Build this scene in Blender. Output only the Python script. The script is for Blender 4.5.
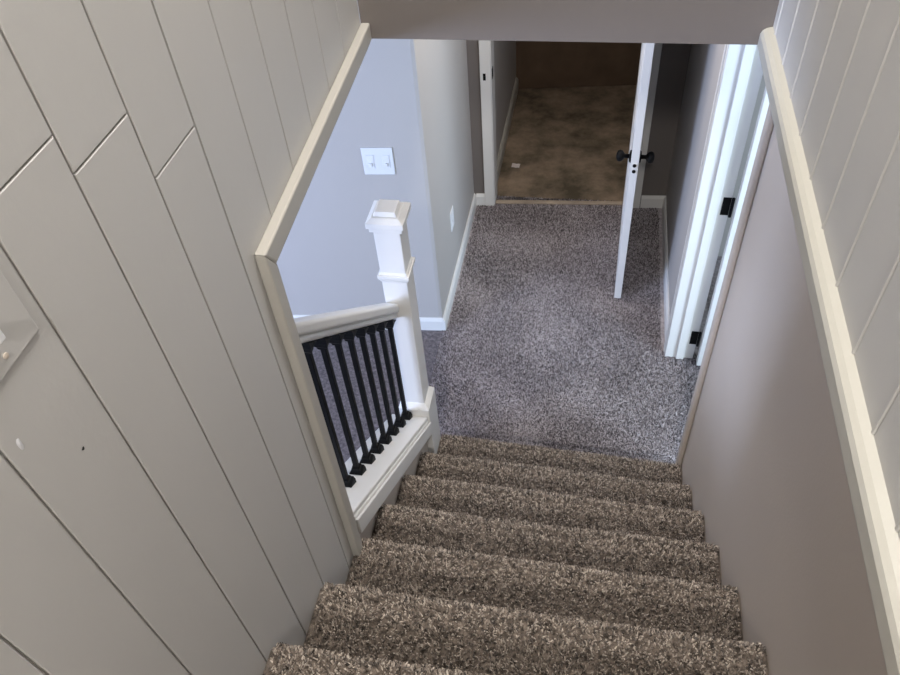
import bpy, bmesh, math, random
from mathutils import Vector, Matrix, noise
random.seed(7)
for o in list(bpy.data.objects): bpy.data.objects.remove(o)
S = bpy.context.scene
COL = S.collection

# ------------------------------------------------------------------ camera
cam_d = bpy.data.cameras.new('camera'); cam = bpy.data.objects.new('camera', cam_d); COL.objects.link(cam)
r = Vector((0.9829, 0.172, -0.0661)); u = Vector((-0.0806, 0.724, 0.6851)); F = Vector((-0.1657, 0.668, -0.7255))
F.normalize(); r = (r - F * r.dot(F)).normalized(); u = r.cross(F)
M = Matrix.Identity(4)
for i in range(3):
    M[i][0] = r[i]; M[i][1] = u[i]; M[i][2] = -F[i]
M.translation = Vector((0.5785, -1.9351, 2.9646))
cam.matrix_world = M
cam_d.sensor_width = 36; cam_d.lens = 36 * 763.25 / 900; cam_d.clip_start = 0.02
S.camera = cam

# ------------------------------------------------------------------ world, lights, exposure
w = bpy.data.worlds.new('world'); S.world = w; w.use_nodes = True
w.node_tree.nodes['Background'].inputs[0].default_value = (0.75, 0.85, 1.0, 1)
w.node_tree.nodes['Background'].inputs[1].default_value = 0.6
S.view_settings.view_transform = 'Standard'; S.view_settings.look = 'None'
S.view_settings.gamma = 1; S.view_settings.use_curve_mapping = False
S.view_settings.exposure = 0.3

def area(name, loc, target, sx, sy, power, col):
    l = bpy.data.lights.new(name, 'AREA'); l.shape = 'RECTANGLE'; l.size = sx; l.size_y = sy
    l.energy = power; l.color = col
    o = bpy.data.objects.new(name, l); COL.objects.link(o); o.location = loc
    d = Vector(target) - Vector(loc)
    o.rotation_euler = d.to_track_quat('-Z', 'Y').to_euler()
    return o
# overhead lamps and window daylight, all out of view
area('stairwell_ceiling_light', (0.5, -0.55, 4.82), (0.5, -0.9, 0), 0.5, 0.3, 42, (1.0, 0.96, 0.92))
area('added_stair_edge_light', (0.5, -4.2, 4.82), (0.5, -1.8, 1.5), 0.3, 0.3, 66, (1.0, 0.96, 0.92))  # unseen lamp added behind the camera to bring out the stair edges
area('landing_window_light', (0.5, -5.3, 4.0), (0.5, -1.0, 2.6), 1.6, 1.2, 8, (1.0, 0.96, 0.91))
area('lower_left_window_light', (-3.1, -2.1, 1.35), (-0.9, 0.85, 0.9), 1.2, 1.1, 150, (0.54, 0.67, 1.0))
area('lower_right_window_light', (3.1, -0.9, 1.5), (1.1, 0.8, 0.6), 1.2, 1.2, 88, (0.62, 0.80, 1.0))
area('hall_ceiling_light', (0.3, 1.1, 2.36), (0.3, 1.1, 0), 0.4, 0.4, 9, (1.0, 0.88, 0.76))

# ------------------------------------------------------------------ materials
def mat(name, col, rough=0.5, metal=0.0, bump=0.0, bscale=200, var=0.0, vscale=3, spec=0.5):
    m = bpy.data.materials.new(name); m.use_nodes = True
    nt = m.node_tree; b = nt.nodes['Principled BSDF']
    b.inputs['Base Color'].default_value = (*col, 1); b.inputs['Roughness'].default_value = rough
    b.inputs['Metallic'].default_value = metal; b.inputs['Specular IOR Level'].default_value = spec
    tc = nt.nodes.new('ShaderNodeTexCoord')
    if bump:
        n = nt.nodes.new('ShaderNodeTexNoise'); n.inputs['Scale'].default_value = bscale; n.inputs['Detail'].default_value = 3
        nt.links.new(tc.outputs['Object'], n.inputs['Vector'])
        bp = nt.nodes.new('ShaderNodeBump'); bp.inputs['Strength'].default_value = bump; bp.inputs['Distance'].default_value = 0.002
        nt.links.new(n.outputs['Fac'], bp.inputs['Height']); nt.links.new(bp.outputs['Normal'], b.inputs['Normal'])
    if var:
        n2 = nt.nodes.new('ShaderNodeTexNoise'); n2.inputs['Scale'].default_value = vscale; n2.inputs['Detail'].default_value = 4
        nt.links.new(tc.outputs['Object'], n2.inputs['Vector'])
        mx = nt.nodes.new('ShaderNodeMix'); mx.data_type = 'RGBA'
        mx.inputs['A'].default_value = (*[c * (1 - var) for c in col], 1)
        mx.inputs['B'].default_value = (*[min(1, c * (1 + var)) for c in col], 1)
        nt.links.new(n2.outputs['Fac'], mx.inputs['Factor']); nt.links.new(mx.outputs['Result'], b.inputs['Base Color'])
    return m

def carpet_mat(name, stops, clump=70):
    """yarn colour varies tuft by tuft and in small clumps"""
    m = bpy.data.materials.new(name); m.use_nodes = True
    nt = m.node_tree; b = nt.nodes['Principled BSDF']; b.inputs['Roughness'].default_value = 0.95
    b.inputs['Specular IOR Level'].default_value = 0.1
    b.inputs['Sheen Weight'].default_value = 0.35; b.inputs['Sheen Roughness'].default_value = 0.5
    geo = nt.nodes.new('ShaderNodeNewGeometry')
    n = nt.nodes.new('ShaderNodeTexNoise'); n.inputs['Scale'].default_value = clump; n.inputs['Detail'].default_value = 3; n.inputs['Roughness'].default_value = 0.7
    nt.links.new(geo.outputs['Position'], n.inputs['Vector'])
    ad = nt.nodes.new('ShaderNodeMath'); ad.operation = 'MULTIPLY_ADD'; ad.inputs[1].default_value = 0.42
    nt.links.new(geo.outputs['Random Per Island'], ad.inputs[0])
    n2 = nt.nodes.new('ShaderNodeMath'); n2.operation = 'MULTIPLY'; n2.inputs[1].default_value = 0.62
    nt.links.new(n.outputs['Fac'], n2.inputs[0]); nt.links.new(n2.outputs[0], ad.inputs[2])
    cr = nt.nodes.new('ShaderNodeValToRGB'); e = cr.color_ramp.elements
    e[0].position = stops[0][0]; e[0].color = (*stops[0][1], 1)
    e[1].position = stops[-1][0]; e[1].color = (*stops[-1][1], 1)
    for p, c in stops[1:-1]:
        k = e.new(p); k.color = (*c, 1)
    nt.links.new(ad.outputs[0], cr.inputs[0]); nt.links.new(cr.outputs[0], b.inputs['Base Color'])
    return m

def concrete_mat():
    m = bpy.data.materials.new('stained_concrete'); m.use_nodes = True
    nt = m.node_tree; b = nt.nodes['Principled BSDF']; b.inputs['Roughness'].default_value = 0.8
    tc = nt.nodes.new('ShaderNodeTexCoord')
    n = nt.nodes.new('ShaderNodeTexNoise'); n.inputs['Scale'].default_value = 3.5; n.inputs['Detail'].default_value = 8; n.inputs['Roughness'].default_value = 0.65
    nt.links.new(tc.outputs['Object'], n.inputs['Vector'])
    cr = nt.nodes.new('ShaderNodeValToRGB'); e = cr.color_ramp.elements
    e[0].position = 0.36; e[0].color = (0.09, 0.072, 0.045, 1); e[1].position = 0.66; e[1].color = (0.36, 0.27, 0.19, 1)
    nt.links.new(n.outputs['Fac'], cr.inputs[0]); nt.links.new(cr.outputs[0], b.inputs['Base Color'])
    return m

PANEL = mat('painted_panelling', (0.565, 0.556, 0.538), 0.5, bump=0.15, bscale=90, var=0.03, vscale=4)
TRIM = mat('cream_trim_paint', (0.50, 0.485, 0.43), 0.45, bump=0.08, bscale=60, var=0.03)
TRIML = mat('shaded_cream_trim_paint', (0.47, 0.45, 0.405), 0.45, bump=0.08, bscale=60, var=0.03)  # the cream trim, darkened to stand for shade on the left wall
WHITE = mat('white_trim_paint', (0.80, 0.79, 0.76), 0.4)
DRY = mat('greige_drywall_paint', (0.58, 0.505, 0.43), 0.6, bump=0.2, bscale=150, var=0.04, vscale=3)
SOFFIT = mat('shaded_beam_paint', (0.185, 0.163, 0.15), 0.6, bump=0.2, bscale=150, var=0.03)  # beam's shade put into a darker wall colour; end wall uses it too
HALL = mat('hall_wall_paint', (0.50, 0.47, 0.44), 0.6, bump=0.2, bscale=150, var=0.02)
BLACK = mat('black_metal', (0.004, 0.004, 0.004), 0.55, spec=0.15)
PLAST = mat('white_plastic', (0.82, 0.83, 0.85), 0.35)
DARK = mat('dark_gap', (0.03, 0.03, 0.03), 0.9)
PAPER = mat('paper_scrap', (0.7, 0.62, 0.58), 0.8)
CEIL = mat('ceiling_paint', (0.7, 0.69, 0.66), 0.8)
STAIRC = carpet_mat('brown_shag_carpet', [(0.29, (0.030, 0.023, 0.018)), (0.45, (0.20, 0.162, 0.132)), (0.58, (0.39, 0.325, 0.27)), (0.80, (0.82, 0.73, 0.63))])
FLOORC = carpet_mat('grey_shag_carpet', [(0.27, (0.045, 0.038, 0.040)), (0.45, (0.15, 0.126, 0.128)), (0.58, (0.27, 0.235, 0.238)), (0.80, (0.60, 0.55, 0.56))], 55)
CONC = concrete_mat()
WOODB = mat('bare_brown_board', (0.13, 0.085, 0.052), 0.8, var=0.45, vscale=6)
GLASSY = mat('window_pane_frosted', (0.8, 0.85, 0.9), 0.2)

# ------------------------------------------------------------------ helpers
def tag(o, label=None, cat=None, group=None, kind=None):
    if label: o['label'] = label
    if cat: o['category'] = cat
    if group: o['group'] = group
    if kind: o['kind'] = kind
    return o

def empty(name, loc):
    o = bpy.data.objects.new(name, None); COL.objects.link(o); o.location = loc; o.empty_display_size = 0.1
    return o

def worldloc(o):
    v = Vector((0, 0, 0))
    while o: v += o.location; o = o.parent
    return v

def build(name, bm, m, parent=None, bevel=0, smooth=False, seg=2, org=None):
    """world-coordinate bmesh -> one object"""
    bmesh.ops.recalc_face_normals(bm, faces=bm.faces)
    base = worldloc(parent) if parent else Vector((0, 0, 0))
    me = bpy.data.meshes.new(name)
    o = bpy.data.objects.new(name, me)
    if org is None: off = base
    else: off = Vector(org); o.location = off - base
    bmesh.ops.translate(bm, verts=bm.verts, vec=-off)
    bm.to_mesh(me); bm.free()
    me.materials.append(m)
    COL.objects.link(o)
    if parent: o.parent = parent
    if smooth:
        for p in me.polygons: p.use_smooth = True
    if bevel:
        md = o.modifiers.new('b', 'BEVEL'); md.width = bevel; md.segments = seg; md.limit_method = 'ANGLE'; md.angle_limit = math.radians(40)
    return o

def box(bm, x0, x1, y0, y1, z0, z1):
    vs = [bm.verts.new((x, y, z)) for x in (x0, x1) for y in (y0, y1) for z in (z0, z1)]
    for f in ((0, 1, 3, 2), (4, 6, 7, 5), (0, 4, 5, 1), (2, 3, 7, 6), (0, 2, 6, 4), (1, 5, 7, 3)):
        bm.faces.new([vs[i] for i in f])
    return vs

def prism(bm, poly, axis, a, b):
    """poly: list of 2D points in the plane perpendicular to axis"""
    def P(p, t):
        if axis == 'x': return (t, p[0], p[1])
        if axis == 'y': return (p[0], t, p[1])
        return (p[0], p[1], t)
    A = [bm.verts.new(P(p, a)) for p in poly]; B = [bm.verts.new(P(p, b)) for p in poly]
    bm.faces.new(A); bm.faces.new(B[::-1]); n = len(poly)
    for i in range(n): bm.faces.new((A[i], A[(i + 1) % n], B[(i + 1) % n], B[i]))
    return A + B

def lathe(bm, prof, c, axis='z', seg=24):
    c = Vector(c); rings = []
    for rr, h in prof:
        ring = []
        for i in range(seg):
            a = 2 * math.pi * i / seg; p = (rr * math.cos(a), rr * math.sin(a))
            v = {'z': (p[0], p[1], h), 'x': (h, p[0], p[1]), 'y': (p[0], h, p[1])}[axis]
            ring.append(bm.verts.new(c + Vector(v)))
        rings.append(ring)
    for A, B in zip(rings, rings[1:]):
        for i in range(seg): bm.faces.new((A[i], A[(i + 1) % seg], B[(i + 1) % seg], B[i]))
    bm.faces.new(rings[0]); bm.faces.new(rings[-1][::-1])

def B(name, dims, m, parent=None, bevel=0, kind=None, org=None):
    bm = bmesh.new()
    if isinstance(dims[0], (int, float)): dims = [dims]
    for d in dims: box(bm, *d)
    o = build(name, bm, m, parent, bevel, org=org)
    if kind: o['kind'] = kind
    return o

ST = 'structure'
W = 1.05; WB = 1.153; XU = 0.945; RI = 0.2; TD = 0.232; HD = 2.123; YH = -0.19; XL = -0.018
UP = 2.6; YL = -12 * TD; TOP = 4.9; YBACK = -5.6; LC = 2.42
ye = lambda x: 1.975 + 0.062 * x           # end wall plane, slightly out of square

# ------------------------------------------------------------------ structure
# lower floor: one piece of cut-pile carpet with real relief
def pile(p, amp):
    a = noise.noise(p * 95); b = noise.noise(p * 210 + Vector((7, 3, 1))); c = noise.noise(p * 18)
    return amp * (0.6 * a + 0.5 * b + 0.45 * c)

def add_tufts(bm, spots, h, rad):
    """spots: (point, normal); every tuft is a small leaning four-sided blade bundle"""
    V = []; Fc = []
    for p, n in spots:
        t = n.orthogonal().normalized(); q = n.cross(t)
        ln = Vector((random.gauss(0, .36), random.gauss(0, .36)))
        hh = h * random.uniform(0.65, 1.15); tip = p + n * hh + (t * ln.x + q * ln.y) * hh
        i0 = len(V); a0 = random.uniform(0, 6.28)
        for i in range(3):
            a = a0 + i * 2.0944; V.append(p + (t * math.cos(a) + q * math.sin(a)) * rad)
        for i in range(3):
            a = a0 + 0.6 + i * 2.0944; V.append(tip + (t * math.cos(a) + q * math.sin(a)) * rad * 0.55)
        for i in range(3):
            j = (i + 1) % 3; Fc.append((i0 + i, i0 + j, i0 + 3 + j, i0 + 3 + i))
        Fc.append((i0 + 3, i0 + 4, i0 + 5))
    me = bpy.data.meshes.new('t'); me.from_pydata(V, [], Fc)
    bm.from_mesh(me); bpy.data.meshes.remove(me)

bm = bmesh.new()
nx, ny = 60, 110
x0, x1, y0, y1 = -0.145, 1.25, -0.12, 2.07
g = []
for i in range(nx + 1):
    row = []
    for j in range(ny + 1):
        x = x0 + (x1 - x0) * i / nx; y = y0 + (y1 - y0) * j / ny
        z = -0.004
        row.append(bm.verts.new((x, y, z)))
    g.append(row)
for i in range(nx):
    for j in range(ny): bm.faces.new((g[i][j], g[i + 1][j], g[i + 1][j + 1], g[i][j + 1]))
# skirt down to make it solid, then the plain continuation into the rooms at either side
bb = [bm.verts.new((x, y, -0.05)) for x, y in ((x0, y0), (x1, y0), (x1, y1), (x0, y1))]
bm.faces.new(bb)
e1 = [g[i][0] for i in range(nx + 1)]; e2 = [g[nx][j] for j in range(ny + 1)]
e3 = [g[i][ny] for i in range(nx, -1, -1)]; e4 = [g[0][j] for j in range(ny, -1, -1)]
for e, (p, q) in zip((e1, e2, e3, e4), ((0, 1), (1, 2), (2, 3), (3, 0))):
    bm.faces.new(e + [bb[q], bb[p]])
box(bm, -3.3, x0, -3.0, 0.9, -0.05, 0.0)
box(bm, x1, 3.3, -2.5, 1.6, -0.05, 0.0)
spots = []; sp = 0.0066; Z = Vector((0, 0, 1))
yy = y0
while yy < y1:
    xx = x0
    while xx < x1:
        if not (xx > 1.0 and yy > 0.82) and not (xx < -0.12 and yy > 0.86):
            px, py = xx + random.uniform(-.4, .4) * sp, yy + random.uniform(-.4, .4) * sp
            w_ = 0.004 * noise.noise(Vector((px * 4, py * 4, 0)))
            spots.append((Vector((px, py, -0.005 + w_)), (Z + Vector((noise.noise(Vector((px * 7, py * 7, 3))), noise.noise(Vector((px * 7, py * 7, 9))), 0)) * 0.5).normalized()))
        xx += sp
    yy += sp
add_tufts(bm, spots, 0.010, 0.0034)
o = build('floor', bm, FLOORC); o['kind'] = ST

# left wall beside the stairs: drywall core
bm = bmesh.new()
box(bm, -0.12, XL, YBACK, -0.9555, 0, TOP)
box(bm, -0.12, XL, -0.9555, YH, 2.125, TOP)
box(bm, -0.12, XL, YH, 2.2, LC, TOP)
# knee wall under the rail
prism(bm, [(-0.9555, 0), (-0.1085, 0), (-0.1085, 0.385), (-0.9555, 1.06)], 'x', -0.12, XL)
o = build('wall_left', bm, DRY); o['kind'] = ST

# planks: (y range) x (z pieces), each with its own eased edges
P = bmesh.new()
G = 0.0036
def stairz(y): return max(0.0, -y / TD * RI)
edges = [YH, -0.34, -0.475, -0.61, -0.745, -0.883, -1.025, -1.16, -1.295, -1.432, -1.573, -1.705, -1.84, -1.975, -2.11, -2.245, -2.38, -2.515, -2.65, -2.785, -2.92, -3.055]
joints = {6: [2.39], 7: [2.49], 8: [2.542], 10: [2.75], 12: [2.3]}
panels = bmesh.new()
def plank(bm, ya, yb, za, zb, g=G):
    b = 0.0013; x0, x1 = XL, 0.0
    ya, yb = min(ya, yb), max(ya, yb)
    o_ = [(ya + g / 2, za + g / 3), (yb - g / 2, za + g / 3), (yb - g / 2, zb - g / 3), (ya + g / 2, zb - g / 3)]
    i_ = [(ya + g / 2 + b, za + g / 3 + b), (yb - g / 2 - b, za + g / 3 + b), (yb - g / 2 - b, zb - g / 3 - b), (ya + g / 2 + b, zb - g / 3 - b)]
    A = [bm.verts.new((x0, *p)) for p in o_]; Bv = [bm.verts.new((x1 - b, *p)) for p in o_]; Cc = [bm.verts.new((x1, *p)) for p in i_]
    for i in range(4):
        j = (i + 1) % 4
        bm.faces.new((A[i], A[j], Bv[j], Bv[i])); bm.faces.new((Bv[i], Bv[j], Cc[j], Cc[i]))
    bm.faces.new(Cc); bm.faces.new(A[::-1])
for k in range(len(edges) - 1):
    ya, yb = edges[k], edges[k + 1]
    if ya > -0.94:
        if yb < -0.95:            # strip notched by the opening
            prism(panels, [(ya - .002, 2.08), (ya - .002, TOP), (yb + .002, TOP), (yb + .002, 0.9), (-0.957, 0.9), (-0.957, 2.08)], 'x', XL, 0.0)
            continue
        plank(panels, ya, yb, 2.052 + 0.078 * ((ya + yb) / 2 + 0.955) + 0.03, TOP)
    else:
        zs = [0.8] + sorted(joints.get(k, [])) + [TOP]
        for a, b in zip(zs, zs[1:]): plank(panels, ya, yb, a, b)
o = build('wall_left_panelling', panels, PANEL); o['kind'] = ST
# backing seen at the bottom of the grooves: shallow
B('wall_left_backing', (XL + 0.0005, -0.0042, YBACK, -0.957, 0.9, TOP), PANEL, kind=ST)
B('wall_left_backing', (XL + 0.0005, -0.0042, -0.957, YH, 2.12, TOP), PANEL, kind=ST)

# right wall: drywall below, panelled wall overhanging above
bm = bmesh.new()
box(bm, W, WB, YBACK, 0.035, 0, HD)
box(bm, W, WB, 0.035, 0.80, 2.04, LC)
o = build('wall_right', bm, DRY); o['kind'] = ST
bm = bmesh.new()
# panelled wall with slim raised beads
prof = [(YBACK, XU)]
ybead = [-0.23 - 0.134 * k for k in range(22)]
pts = [(WB, YH), (XU, YH)]
for yb in ybead:
    pts += [(XU, yb + 0.006), (XU - 0.0018, yb + 0.003), (XU - 0.0018, yb - 0.001), (XU + 0.0012, yb - 0.003), (XU, yb - 0.006)]
pts += [(XU, YBACK), (WB, YBACK)]
prism(bm, pts, 'z', HD, TOP)
o = build('wall_right_panelling', bm, PANEL); o['kind'] = ST
# ledge trim: flat board with a rounded nose
bm = bmesh.new()
prism(bm, [(XU + 0.02, 2.100), (0.932, 2.100), (0.928, 2.104), (0.928, 2.113), (0.925, 2.118), (0.921, 2.122), (0.921, 2.150), (0.925, 2.158), (0.933, 2.163), (XU, 2.166), (XU + 0.02, 2.166)], 'y', YBACK, YH - 0.0005)
o = build('trim_1', bm, TRIM, bevel=0.0015); o['kind'] = ST

# beam over the foot of the stairs
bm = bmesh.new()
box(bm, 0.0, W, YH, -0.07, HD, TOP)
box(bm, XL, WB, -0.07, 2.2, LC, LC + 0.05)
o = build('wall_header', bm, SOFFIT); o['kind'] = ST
B('ceiling', [(-0.12, WB, YBACK, YH, TOP, TOP + 0.05)], CEIL, kind=ST)
B('ceiling_lower', [(-3.3, XL - 0.11, -3.0, 0.98, LC, LC + 0.05), (-0.128, W + 0.1, -0.06, 3.7, LC - 0.04, LC - 0.001), (W + 0.13, 3.3, -2.5, 1.6, LC, LC + 0.05)], CEIL, kind=ST)
B('floor_landing', (0.001, XU - 0.001, YBACK, YL - 0.02, UP - 0.12, UP), STAIRC, kind=ST)
bm = bmesh.new()
wx0, wx1, wz0, wz1 = 0.1, 0.86, 3.4, 4.6
for d in ((-0.12, wx0, UP, TOP), (wx1, WB, UP, TOP), (wx0, wx1, UP, wz0), (wx0, wx1, wz1, TOP)):
    box(bm, d[0], d[1], YBACK - 0.1, YBACK, d[2], d[3])
o = build('wall_back', bm, PANEL); o['kind'] = ST

# lower left room
yw = lambda x: 0.855 + 0.08 * (x + 0.143)
bm = bmesh.new(); prism(bm, [(-3.3, yw(-3.3)), (-0.16, yw(-0.16)), (-0.146, 0.859), (-0.143, 0.872), (-0.143, ye(-.143)), (-0.20, ye(-.143)), (-0.20, 0.975), (-3.3, 0.975)], 'z', 0, LC)
o = build('wall_hall_left', bm, HALL, smooth=False); o['kind'] = ST
bm = bmesh.new()
box(bm, -3.4, -3.3, -1.45, 0.975, 0, LC); box(bm, -3.4, -3.3, -3.0, -2.75, 0, LC)
box(bm, -3.4, -3.3, -2.75, -1.45, 0, 0.75); box(bm, -3.4, -3.3, -2.75, -1.45, 1.95, LC)
box(bm, -3.4, -0.12, -3.1, -3.0, 0, LC)
o = build('wall_far_left', bm, HALL); o['kind'] = ST
# right room
bm = bmesh.new()
box(bm, 3.3, 3.4, -2.5, -1.6, 0, LC); box(bm, 3.3, 3.4, -0.2, 1.6, 0, LC)
box(bm, 3.3, 3.4, -1.6, -0.2, 0, 0.8); box(bm, 3.3, 3.4, -1.6, -0.2, 2.1, LC)
box(bm, WB, 3.4, -2.6, -2.5, 0, LC); box(bm, W + 0.2, 3.4, 1.6, 1.7, 0, LC)
o = build('wall_far_right', bm, HALL); o['kind'] = ST

# hall right wall beyond the side door
XH = 1.034
bm = bmesh.new(); prism(bm, [(XH, 0.80), (WB - 0.002, 0.80), (WB - 0.002, ye(1.1) + 0.1), (XH, ye(1.034))], 'z', 0, LC)
o = build('wall_hall_right', bm, HALL); o['kind'] = ST

# end wall with a doorway to the unfinished storage room
DX0, DX1 = -0.012, 0.802
def wallseg(bm, xa, xb, za, zb, t=0.11, off=0.0):
    prism(bm, [(xa, ye(xa) - off), (xb, ye(xb) - off), (xb, ye(xb) + t), (xa, ye(xa) + t)], 'z', za, zb)
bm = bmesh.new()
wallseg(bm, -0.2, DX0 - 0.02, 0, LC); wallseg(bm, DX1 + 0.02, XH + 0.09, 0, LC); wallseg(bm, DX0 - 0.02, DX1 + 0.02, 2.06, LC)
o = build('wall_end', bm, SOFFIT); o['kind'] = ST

# storage room
yb = lambda x: 3.43 + 0.12 * x
bm = bmesh.new(); prism(bm, [(-0.2, ye(0) + 0.02), (1.3, ye(0) + 0.1), (1.3, 3.75), (-0.2, 3.6)], 'z', -0.05, -0.004)
o = build('floor_storage', bm, CONC); o['kind'] = ST
bm = bmesh.new(); prism(bm, [(-0.2, yb(-.2)), (1.35, yb(1.35)), (1.35, yb(1.35) + .1), (-0.2, yb(-.2) + .1)], 'z', 0, LC)
o = build('wall_storage_back', bm, WOODB); o['kind'] = ST
B('wall_storage_left', (-0.14, -0.045, ye(-.05) + 0.111, 3.44, 0, LC), HALL, kind=ST)
B('wall_storage_right', (1.25, 1.35, ye(1) + 0.12, 3.6, 0, LC), HALL, kind=ST)

# baseboards
def base_prof(t=0.014, h=0.085): return [(0, 0), (t, 0), (t, h - 0.018), (t * 0.6, h - 0.006), (t * 0.35, h), (0, h)]
def baseboard(name, a, b, nrm, h=0.085, t=0.014, m=WHITE):
    """a->b along the wall foot, nrm = into the room"""
    a = Vector((*a, 0)); b = Vector((*b, 0)); n = Vector((*nrm, 0)).normalized()
    bm = bmesh.new(); A = []; Bv = []
    for d, z in base_prof(t, h):
        A.append(bm.verts.new(a + n * d + Vector((0, 0, z)))); Bv.append(bm.verts.new(b + n * d + Vector((0, 0, z))))
    bm.faces.new(A); bm.faces.new(Bv[::-1])
    for i in range(len(A)): j = (i + 1) % len(A); bm.faces.new((A[i], A[j], Bv[j], Bv[i]))
    o = build(name, bm, m); o['kind'] = ST
    return o
baseboard('baseboard_left', (-3.3, yw(-3.3)), (-0.1432, yw(-0.143)), (0.08, -1))
baseboard('baseboard_hall_left', (-0.143, 0.841), (-0.143, ye(-.143)), (1, 0))
baseboard('baseboard_end_left', (-0.129, ye(-.129)), (DX0 - 0.055, ye(-.06)), (0.06, -1))
baseboard('baseboard_end_right', (0.888, ye(.888)), (XH, ye(XH)), (0.06, -1))
baseboard('baseboard_right', (XH, 0.86), (XH, ye(XH) - 0.014), (-1, 0))
baseboard('baseboard_storage', (-0.045, ye(0) + 0.12), (-0.045, 3.42), (1, 0), h=0.1, t=0.018, m=TRIM)

# opening trim on the left wall (top board and side board, mitred at the corner)
tz = lambda y: 2.052 + 0.078 * (y + 0.955)
bm = bmesh.new()
prism(bm, [(-0.987, tz(-0.987) + 0.058), (YH - 0.0005, tz(YH) + 0.052), (YH - 0.0005, tz(YH) + 0.0102), (-0.955, tz(-0.955) + 0.0102)], 'x', 0.0003, 0.023)
prism(bm, [(-0.9545, tz(-0.9545)), (YH - 0.0005, tz(YH)), (YH - 0.0005, tz(YH) + 0.0098), (-0.9545, tz(-0.9545) + 0.0098)], 'x', -0.125, 0.018)
o = build('trim_2', bm, TRIML, bevel=0.004); o['kind'] = ST
bm = bmesh.new()
prism(bm, [(-0.987, tz(-0.987) + 0.0575), (-0.9553, tz(-0.9553) + 0.0098), (-0.9553, 0.86), (-0.987, 0.86)], 'x', 0.0003, 0.023)
prism(bm, [(-0.955, 0.98), (-0.943, 0.98), (-0.943, tz(-0.943) - 0.0003), (-0.955, tz(-0.955) - 0.0003)], 'x', -0.125, 0.018)
o = build('trim_3', bm, TRIML, bevel=0.004); o['kind'] = ST

# ------------------------------------------------------------------ doors
# side door to the right room: frame, stop, hinges and leaf folded back into the room
d2 = tag(empty('door_2', (1.11, 0.78, 0)), kind=ST)
bm = bmesh.new()
JY = 0.785
box(bm, 1.018, 1.155, JY, JY + 0.018, 0, 2.04)
box(bm, 1.036, 1.155, 0.0355, 0.050, 0, 2.04)
box(bm, 1.036, 1.155, 0.050, JY, 2.022, 2.04)
build('jamb', bm, WHITE, d2, bevel=0.002)
B('door_stop', [(1.070, 1.108, JY - 0.012, JY - 0.0002, 0, 2.02), (1.070, 1.108, 0.0522, 0.064, 0, 2.02)], WHITE, d2, bevel=0.003)
bm = bmesh.new()
box(bm, 1.016, XH - 0.0005, JY + 0.004, JY + 0.062, 0, 2.10)
box(bm, 1.012, 1.0155, JY + 0.030, JY + 0.058, 0, 2.10)
build('casing', bm, WHITE, d2, bevel=0.003)
B('casing', (1.029, W - 0.0005, 0.0, 0.034, 0, 2.10), DRY, d2, bevel=0.006)
for hz in (0.155, 0.955, 1.78):
    bm = bmesh.new()
    box(bm, 1.121, 1.154, JY - 0.0028, JY - 0.0002, hz - 0.045, hz + 0.045)
    hg = build('hinge', bm, BLACK, d2, bevel=0.001)
    bm = bmesh.new(); lathe(bm, [(0.001, -0.052), (0.007, -0.047), (0.007, 0.047), (0.001, 0.052)], (1.160, JY - 0.009, hz), 'z', 14)
    build('hinge_pin', bm, BLACK, hg, smooth=True)
bm = bmesh.new()
box(bm, 1.169, 1.93, JY - 0.055, JY - 0.020, 0.012, 2.02)
lf = build('door_leaf', bm, WHITE, d2, bevel=0.002)

# end door: leaf standing open into the hall, edge towards the stairs
d1 = tag(empty('door_1', (0.80, ye(.80), 0)), kind=ST)
ax = Vector((0.770 - 0.797, 1.176 - 2.02, 0)); L = ax.length; ax.normalize(); nr = Vector((-ax.y, ax.x, 0))   # nr points to +x
if nr.x < 0: nr = -nr
HP = Vector((0.797, 2.02, 0)); T = 0.036
def leafpt(a, n, z): return HP + ax * a + nr * n + Vector((0, 0, z))
def leafbox(bm, a0, a1, n0, n1, z0, z1):
    vs = [bm.verts.new(leafpt(a, n, z)) for a in (a0, a1) for n in (n0, n1) for z in (z0, z1)]
    for f in ((0, 1, 3, 2), (4, 6, 7, 5), (0, 4, 5, 1), (2, 3, 7, 6), (0, 2, 6, 4), (1, 5, 7, 3)): bm.faces.new([vs[i] for i in f])
bm = bmesh.new(); leafbox(bm, 0, L, -T / 2, T / 2, 0.014, 2.03)
leaf = build('door_leaf', bm, WHITE, d1, bevel=0.002)
bm = bmesh.new()
for s in (-1, 1):          # raised frames of the six-panel face
    for (a0, a1) in ((0.10, 0.37), (0.45, 0.72)):
        for (z0, z1) in ((0.22, 0.80), (0.98, 1.55), (1.66, 1.92)):
            n0, n1 = (T / 2 + 0.0001, T / 2 + 0.0018) if s > 0 else (-T / 2 - 0.0018, -T / 2 - 0.0001)
            for q in ((a0, a1, z0, z0 + .02), (a0, a1, z1 - .02, z1), (a0, a0 + .02, z0 + .02, z1 - .02), (a1 - .02, a1, z0 + .02, z1 - .02)):
                leafbox(bm, q[0], q[1], n0, n1, q[2], q[3])
build('panel_moulding', bm, WHITE, leaf)
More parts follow.
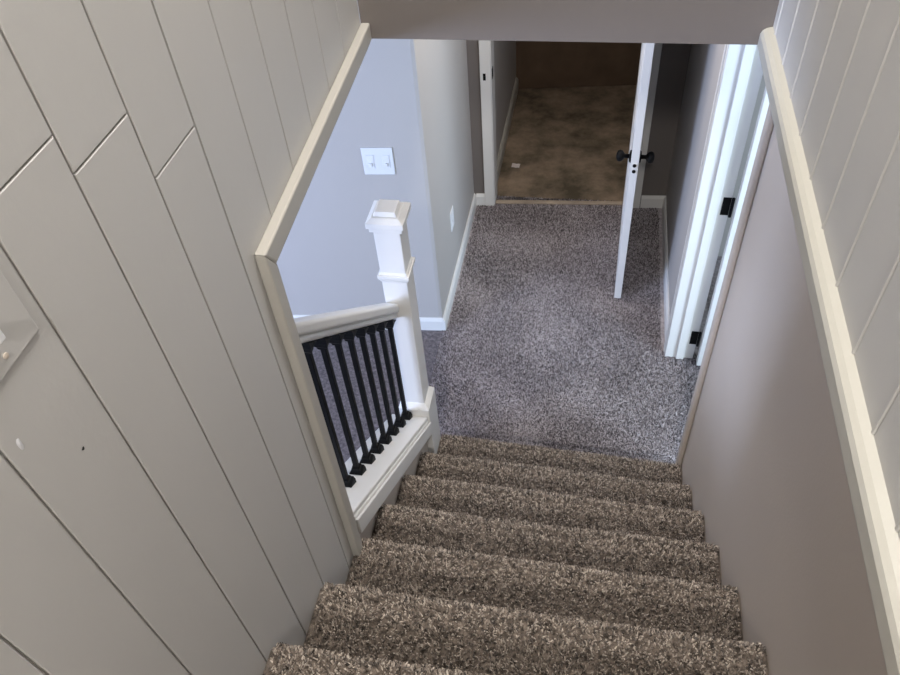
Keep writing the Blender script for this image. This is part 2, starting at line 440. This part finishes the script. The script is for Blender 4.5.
# latch faceplate and knobs
KZ = 0.88; KA = L - 0.062
bm = bmesh.new(); leafbox(bm, L + 0.0001, L + 0.0016, -0.0115, 0.0115, KZ - 0.055, KZ + 0.003)
fp = build('latch_plate', bm, WHITE, leaf)
def orient(prof, base, direction, seg=20):
    """lathe along an arbitrary direction"""
    bm = bmesh.new(); d = direction.normalized(); q = Vector((0, 0, 1)).rotation_difference(d)
    lathe(bm, prof, (0, 0, 0), 'z', seg); bmesh.ops.rotate(bm, verts=bm.verts, cent=(0, 0, 0), matrix=q.to_matrix())
    bmesh.ops.translate(bm, verts=bm.verts, vec=base); return bm
for dz in (-0.008, -0.040):
    build('latch_bolt', orient([(0.0085, 0), (0.0085, 0.004), (0.005, 0.006)], leafpt(L + 0.0017, 0, KZ + dz), ax), BLACK, leaf, smooth=False)
for s in (-1, 1):
    base = leafpt(KA, s * (T / 2 + 0.0003), KZ)
    rs = build('rose', orient([(0.030, 0), (0.030, 0.003), (0.026, 0.008), (0.012, 0.010)], base, nr * s, 28), BLACK, leaf, bevel=0)
    kb = build('door_knob', orient([(0.010, 0.0102), (0.010, 0.030), (0.018, 0.036), (0.026, 0.044), (0.028, 0.054), (0.024, 0.064), (0.012, 0.069), (0.001, 0.070)], base, nr * s, 28), BLACK, leaf, smooth=True)
# frame: jamb faces and casing
def framebox(bm, xa, xb, o0, o1, z0, z1):
    vs = [bm.verts.new((x, ye(x) + o, z)) for x in (xa, xb) for o in (o0, o1) for z in (z0, z1)]
    for f in ((0, 1, 3, 2), (4, 6, 7, 5), (0, 4, 5, 1), (2, 3, 7, 6), (0, 2, 6, 4), (1, 5, 7, 3)): bm.faces.new([vs[i] for i in f])
bm = bmesh.new()
framebox(bm, DX0 - 0.018, DX0, -0.004, 0.115, 0, 2.055); framebox(bm, DX1, DX1 + 0.018, -0.004, 0.115, 0, 2.055)
framebox(bm, DX0, DX1, -0.004, 0.115, 2.037, 2.055)
build('jamb', bm, WHITE, d1, bevel=0.002)
bm = bmesh.new()
framebox(bm, DX0 - 0.062, DX0 - 0.004, -0.018, -0.0045, 0, 2.11); framebox(bm, DX1 + 0.004, DX1 + 0.082, -0.018, -0.0045, 0, 2.11)
framebox(bm, DX0 - 0.004, DX1 + 0.004, -0.018, -0.0045, 2.05, 2.11)
build('casing', bm, WHITE, d1, bevel=0.003)
bm = bmesh.new(); framebox(bm, DX0 - 0.0015 + 0.0017, DX0 + 0.002, 0.01, 0.05, 0.85, 0.91)
build('strike_plate', bm, BLACK, d1)
bm = bmesh.new(); framebox(bm, DX0 - 0.045, DX0 - 0.03, -0.0195, -0.0182, 0.86, 0.90)
build('strike_mark', bm, BLACK, d1)
for hz in (0.25, 1.1, 1.85):
    bm = bmesh.new(); lathe(bm, [(0.001, -0.052), (0.007, -0.047), (0.007, 0.047), (0.001, 0.052)], (0.822, ye(.82) - 0.028, hz), 'z', 12)
    build('hinge', bm, BLACK, d1, smooth=True)
# threshold strip
bm = bmesh.new(); prism(bm, [(DX0 + .001, ye(0) + 0.004), (DX1 - .001, ye(.83) + 0.004), (DX1 - .001, ye(.83) + 0.034), (DX0 + .001, ye(0) + 0.034)], 'z', 0.0, 0.013)
o = build('trim_4', bm, mat('bare_tack_strip', (0.42, 0.34, 0.26), 0.8, var=0.5, vscale=7), bevel=0.003); o['kind'] = ST

# windows (out of frame, they let the daylight in)
def window(name, axis, c, a0, a1, z0, z1):
    root = tag(empty(name, {'x': (c, (a0 + a1) / 2, z0), 'y': ((a0 + a1) / 2, c, z0)}[axis]), kind=ST)
    bm = bmesh.new(); t = 0.04
    segs = [(a0, a0 + t, z0, z1), (a1 - t, a1, z0, z1), (a0 + t, a1 - t, z0, z0 + t), (a0 + t, a1 - t, z1 - t, z1), ((a0 + a1) / 2 - .015, (a0 + a1) / 2 + .015, z0 + t, z1 - t)]
    for s in segs:
        if axis == 'x': box(bm, c - 0.03, c + 0.03, s[0], s[1], s[2], s[3])
        else: box(bm, s[0], s[1], c - 0.03, c + 0.03, s[2], s[3])
    build('window_frame', bm, WHITE, root, bevel=0.003)
window('window_1', 'x', -3.35, -2.75, -1.45, 0.75, 1.95)
window('window_2', 'x', 3.35, -1.6, -0.2, 0.8, 2.1)
window('window_3', 'y', YBACK - 0.05, wx0, wx1, wz0, wz1)

# ------------------------------------------------------------------ staircase
stairs = tag(empty('staircase', (W / 2, 0, 0)), 'straight flight of steps covered in brown speckled shag carpet between the walls', 'staircase')
def step(k, fine):
    """carpet skin: riser, rounded nosing, tread back to the next riser"""
    yn = -(k - 1) * TD; z = k * RI; R_ = 0.022; xl = (XL if k <= 4 else 0.0) + 0.0012; xr = (W if k <= 10 else XU) - 0.0012
    if k >= 5: xl = 0.0012
    if k == 1: xl = 0.0095
    prof = []
    ds = 0.012 if fine else 0.03
    def seg(p, q):
        n = max(1, int(math.dist(p, q) / ds))
        for i in range(n): prof.append((p[0] + (q[0] - p[0]) * i / n, p[1] + (q[1] - p[1]) * i / n))
    seg((yn - 0.022, z - RI + 0.001), (yn - 0.022, z - 0.048))
    seg((yn - 0.022, z - 0.048), (yn, z - 0.034))
    na = 6 if fine else 3
    for i in range(na + 1):
        a = math.pi / 2 * i / na; prof.append((yn - R_ + R_ * math.cos(a), z - R_ + R_ * math.sin(a)))
    seg((yn - R_ - 0.004, z), (yn - TD - 0.034, z)); prof.append((yn - TD - 0.034, z))
    nx = 80 if fine else 24
    bm = bmesh.new(); g = []
    for i in range(nx + 1):
        x = xl + (xr - xl) * i / nx; row = []; sk = {1: .032, 2: .024, 3: .014}.get(k, 0)
        for j, (y, zz) in enumerate(prof):
            p = Vector((x, y + sk * (1 - x / W), zz))
            if 0 < j < len(prof) - 1:
                t = Vector((0, prof[j + 1][0] - prof[j - 1][0], prof[j + 1][1] - prof[j - 1][1])); n = Vector((0, t.z, -t.y)).normalized()
                if fine:
                    # edges of the carpet tuck down towards the walls
                    e = min(i, nx - i) * (xr - xl) / nx; tuck = 0.006 * max(0, 1 - e / 0.012) ** 2
                    p += n * (-0.004 - tuck)
                    p += n * 0.003 * noise.noise(Vector((x * 5, k * 3.1, 0)))
            row.append(bm.verts.new(p))
        g.append(row)
    m = len(prof)
    for i in range(nx):
        for j in range(m - 1): bm.faces.new((g[i][j], g[i][j + 1], g[i + 1][j + 1], g[i + 1][j]))
    zb = z - RI + 0.001
    bl = bm.verts.new((xl, yn - TD - 0.034, zb)); br = bm.verts.new((xr, yn - TD - 0.034, zb))
    bm.faces.new([g[0][j] for j in range(m)] + [bl]); bm.faces.new([g[nx][j] for j in range(m)][::-1] + [br])
    bm.faces.new([g[i][m - 1] for i in range(nx + 1)] + [br, bl]); bm.faces.new([g[i][0] for i in range(nx, -1, -1)] + [bl, br])
    if fine:
        sp = 0.0052; spots = []
        for j in range(1, len(prof) - 2):
            a = Vector((0, *prof[j])); b2 = Vector((0, *prof[j + 1])); Ls = (b2 - a).length
            if j < 14 and prof[j][1] < z - 0.09: continue          # low on the riser nothing shows
            n = Vector((0, (b2 - a).z, -(b2 - a).y)).normalized()
            cnt = max(1, int(Ls * (xr - xl) / sp ** 2))
            for _ in range(cnt):
                x = random.uniform(xl + 0.007, xr - 0.007); f = random.random()
                wv = 0.004 * noise.noise(Vector((x * 5, k * 3.1, 0)))
                p = a + (b2 - a) * f; p.x = x; p.y += sk * (1 - x / W); p += n * (wv - 0.005)
                spots.append((p, (n + Vector((noise.noise(Vector((x * 9, p.y * 9, k))), noise.noise(Vector((x * 9, p.y * 9, k + 5))), 0)) * 0.5).normalized()))
        add_tufts(bm, spots, 0.0085, 0.0028)
    o = build('step', bm, STAIRC, stairs)
    return o
for k in range(1, 14): step(k, k <= 8)

# ------------------------------------------------------------------ railing
rl = tag(empty('stair_railing', (-0.05, -0.13, 0)), 'white stair railing with square post and eight black balusters on the left of the steps', 'railing')
capz = lambda y: 0.408 - 0.765 * y
def slope_box(bm, xa, xb, ya, yb, f, t0, t1):
    vs = [bm.verts.new((x, y, f(y) + t)) for x in (xa, xb) for y in (ya, yb) for t in (t0, t1)]
    for q in ((0, 1, 3, 2), (4, 6, 7, 5), (0, 4, 5, 1), (2, 3, 7, 6), (0, 2, 6, 4), (1, 5, 7, 3)): bm.faces.new([vs[i] for i in q])
bm = bmesh.new()
slope_box(bm, -0.150, 0.000, -0.942, -0.1085, capz, -0.020, 0.0)
slope_box(bm, -0.145, 0.004, -0.942, -0.1085, capz, -0.105, -0.0202)
build('bottom_rail', bm, WHITE, rl, bevel=0.004)
bm = bmesh.new(); slope_box(bm, 0.0045, 0.014, -0.925, -0.1085, capz, -0.105, -0.028)
build('skirt_board', bm, WHITE, rl, bevel=0.004)
railz = lambda y: 0.958 - 0.885 * y
bm = bmesh.new()
slope_box(bm, -0.099, -0.061, -0.942, -0.091, railz, 0.0, 0.031)
slope_box(bm, -0.110, -0.050, -0.942, -0.091, railz, 0.0312, 0.076)
build('handrail', bm, WHITE, rl, bevel=0.010, seg=3)
# newel
NX0, NX1, NY0, NY1 = -0.100, -0.010, -0.090, 0.000
nw = B('newel_post', [(NX0, NX1, NY0, NY1, 0.0, 1.436)], WHITE, rl, bevel=0.003)
def ring(z0, z1, e): return (NX0 - e, NX1 + e, NY0 - e, NY1 + e, z0, z1)
bm = bmesh.new()
prism_pts = ring(0, 0, 0)
cz = 1.436; e = 0.017
box(bm, *ring(cz, cz + 0.018, 0.010)); box(bm, *ring(cz + 0.0182, cz + 0.040, e))
# low pyramid with flat raised block
def frus(bm, z0, z1, e0, e1):
    vs = []
    for z, e in ((z0, e0), (z1, e1)):
        for x, y in ((NX0 - e, NY0 - e), (NX1 + e, NY0 - e), (NX1 + e, NY1 + e), (NX0 - e, NY1 + e)): vs.append(bm.verts.new((x, y, z)))
    bm.faces.new(vs[:4]); bm.faces.new(vs[4:][::-1])
    for i in range(4): bm.faces.new((vs[i], vs[(i + 1) % 4], vs[4 + (i + 1) % 4], vs[4 + i]))
frus(bm, cz + 0.0402, cz + 0.052, 0.016, 0.000)
frus(bm, cz + 0.0522, cz + 0.068, -0.006, -0.012)
build('post_cap', bm, WHITE, nw, bevel=0.002)
bm = bmesh.new(); frus(bm, 1.215, 1.235, 0.0015, 0.010); box(bm, *ring(1.2352, 1.248, 0.010)); frus(bm, 1.2482, 1.258, 0.006, 0.001)
build('collar_moulding', bm, WHITE, nw, bevel=0.002)
bm = bmesh.new(); box(bm, *ring(0.0, 0.535, 0.018)); frus(bm, 0.5352, 0.558, 0.017, 0.001)
build('base_box', bm, WHITE, nw, bevel=0.003)
# balusters
BX = -0.080
bys = [-0.755 + 0.0876 * i for i in range(8)]
def baluster(y):
    z0 = capz(y); z1 = railz(y) - 0.001; bm = bmesh.new()
    s = 0.0078
    box(bm, BX - s, BX + s, y - s, y + s, z0 + 0.014, z1 + 0.006)
    o = build('baluster', bm, BLACK, rl, bevel=0.0015, org=(BX, y, z0))
    def shoe(zc, up, f, nm):
        bm = bmesh.new(); n = 4; rings = []
        prof = [(0.021, 0.0), (0.021, 0.011), (0.018, 0.020), (0.0135, 0.027), (0.012, 0.036)]
        for rr, h in prof:
            ringv = []
            for sx, sy in ((-1, -1), (1, -1), (1, 1), (-1, 1)):
                yy = y + sy * rr
                ringv.append(bm.verts.new((BX + sx * rr, yy, (f(yy) if h < 0.006 else f(y) + (f(yy) - f(y)) * max(0, 1 - h / 0.02)) + up * h)))
            rings.append(ringv)
        for A, Bq in zip(rings, rings[1:]):
            for i in range(4): bm.faces.new((A[i], A[(i + 1) % 4], Bq[(i + 1) % 4], Bq[i]))
        bm.faces.new(rings[0]); bm.faces.new(rings[-1][::-1])
        return build(nm, bm, BLACK, o, bevel=0.001)
    shoe(z0, 1, lambda q: capz(q) + 0.0003, 'shoe'); shoe(z1, -1, lambda q: railz(q) - 0.0003, 'top_collar')
for y in bys: baluster(y)

# ------------------------------------------------------------------ small things
# three-gang switch plate on the hall corner wall
sw = tag(empty('light_switch', (-0.358, 0.855, 1.067)), 'white double switch plate on the blue-lit wall above the post', 'light switch')
B('cover_plate', (-0.428, -0.288, 0.8485, 0.8548, 0.998, 1.137), PLAST, sw, bevel=0.003)
for sx in (-0.393, -0.323):
    bm = bmesh.new(); box(bm, sx - 0.017, sx + 0.017, 0.8455, 0.8484, 1.034, 1.101)
    build('rocker', bm, PLAST, sw, bevel=0.002)
    bm = bmesh.new(); box(bm, sx - 0.006, sx + 0.006, 0.838, 0.8454, 1.045, 1.063); build('toggle', bm, PLAST, sw, bevel=0.002)
sw.location.y = yw(-0.358); sw.rotation_euler.z = math.atan(0.08)
# outlet plate on hall wall
ol = tag(empty('wall_outlet', (-0.143, 1.26, 0.42)), 'white outlet plate low on the hall wall left of the end doorway', 'outlet')
B('cover_plate', (-0.1428, -0.137, 1.225, 1.30, 0.37, 0.49), PLAST, ol, bevel=0.002)
B('socket', [(-0.1368, -0.134, 1.245, 1.28, 0.437, 0.470), (-0.1368, -0.134, 1.245, 1.28, 0.39, 0.423)], PLAST, ol, bevel=0.004)
# painted-over switch on the stair panelling
s2 = tag(empty('light_switch', (0.0, -1.50, 2.455)), 'painted-over switch plate with white lever on the left stair panelling, at the left edge', 'light switch')
B('cover_plate', (0.0003, 0.003, -1.545, -1.452, 2.399, 2.512), PANEL, s2, bevel=0.0015)
bm = bmesh.new(); box(bm, 0.0031, 0.015, -1.510, -1.500, 2.438, 2.458)
build('toggle', bm, PLAST, s2, bevel=0.002)
bm = bmesh.new(); lathe(bm, [(0.0035, 0.0031), (0.0035, 0.0045), (0.001, 0.005)], (0.0, -1.505, 2.415), 'x', 12); build('screw', bm, DRY, s2)
# nail hole and chips on the panelling
def chip(name, y, z, ry, rz, m, label, cat):
    bm = bmesh.new(); n = 9; c = bm.verts.new((0.0011, y, z)); 
    rim = []
    for i in range(n):
        a = 2 * math.pi * i / n; k = random.uniform(0.7, 1.2); rim.append(bm.verts.new((0.0003, y + ry * k * math.cos(a), z + rz * k * math.sin(a))))
    for i in range(n): bm.faces.new((c, rim[i], rim[(i + 1) % n]))
    bm.faces.new(rim[::-1])
    o = build(name, bm, m, org=(0.0, y, z)); tag(o, label, cat)
chip('nail_head', -1.492, 2.232, 0.0028, 0.0028, DARK, 'small dark nail head in the left stair panelling below the old switch', 'nail')
chip('filler_spot', -1.552, 2.325, 0.004, 0.009, PLAST, 'small white filler spot on the left stair panelling below the old switch', 'filler spot')
# scraps on the storage room floor
def scrap(x, y, s, label):
    bm = bmesh.new(); n = 4; g = [[bm.verts.new((x + s * (i - 2) * .5 + random.uniform(-.1, .1) * s, y + s * .8 * (j - 2) * .5, 0.006 + s * 0.25 * random.random())) for j in range(n + 1)] for i in range(n + 1)]
    for i in range(n):
        for j in range(n): bm.faces.new((g[i][j], g[i + 1][j], g[i + 1][j + 1], g[i][j + 1]))
    o = build('paper_scrap', bm, PAPER, org=(x, y, 0))
    md = o.modifiers.new('s', 'SOLIDIFY'); md.thickness = 0.0015; tag(o, label, 'scrap')
scrap(0.07, 2.40, 0.028, 'crumpled pale paper scrap on the brown storage floor near the left wall')
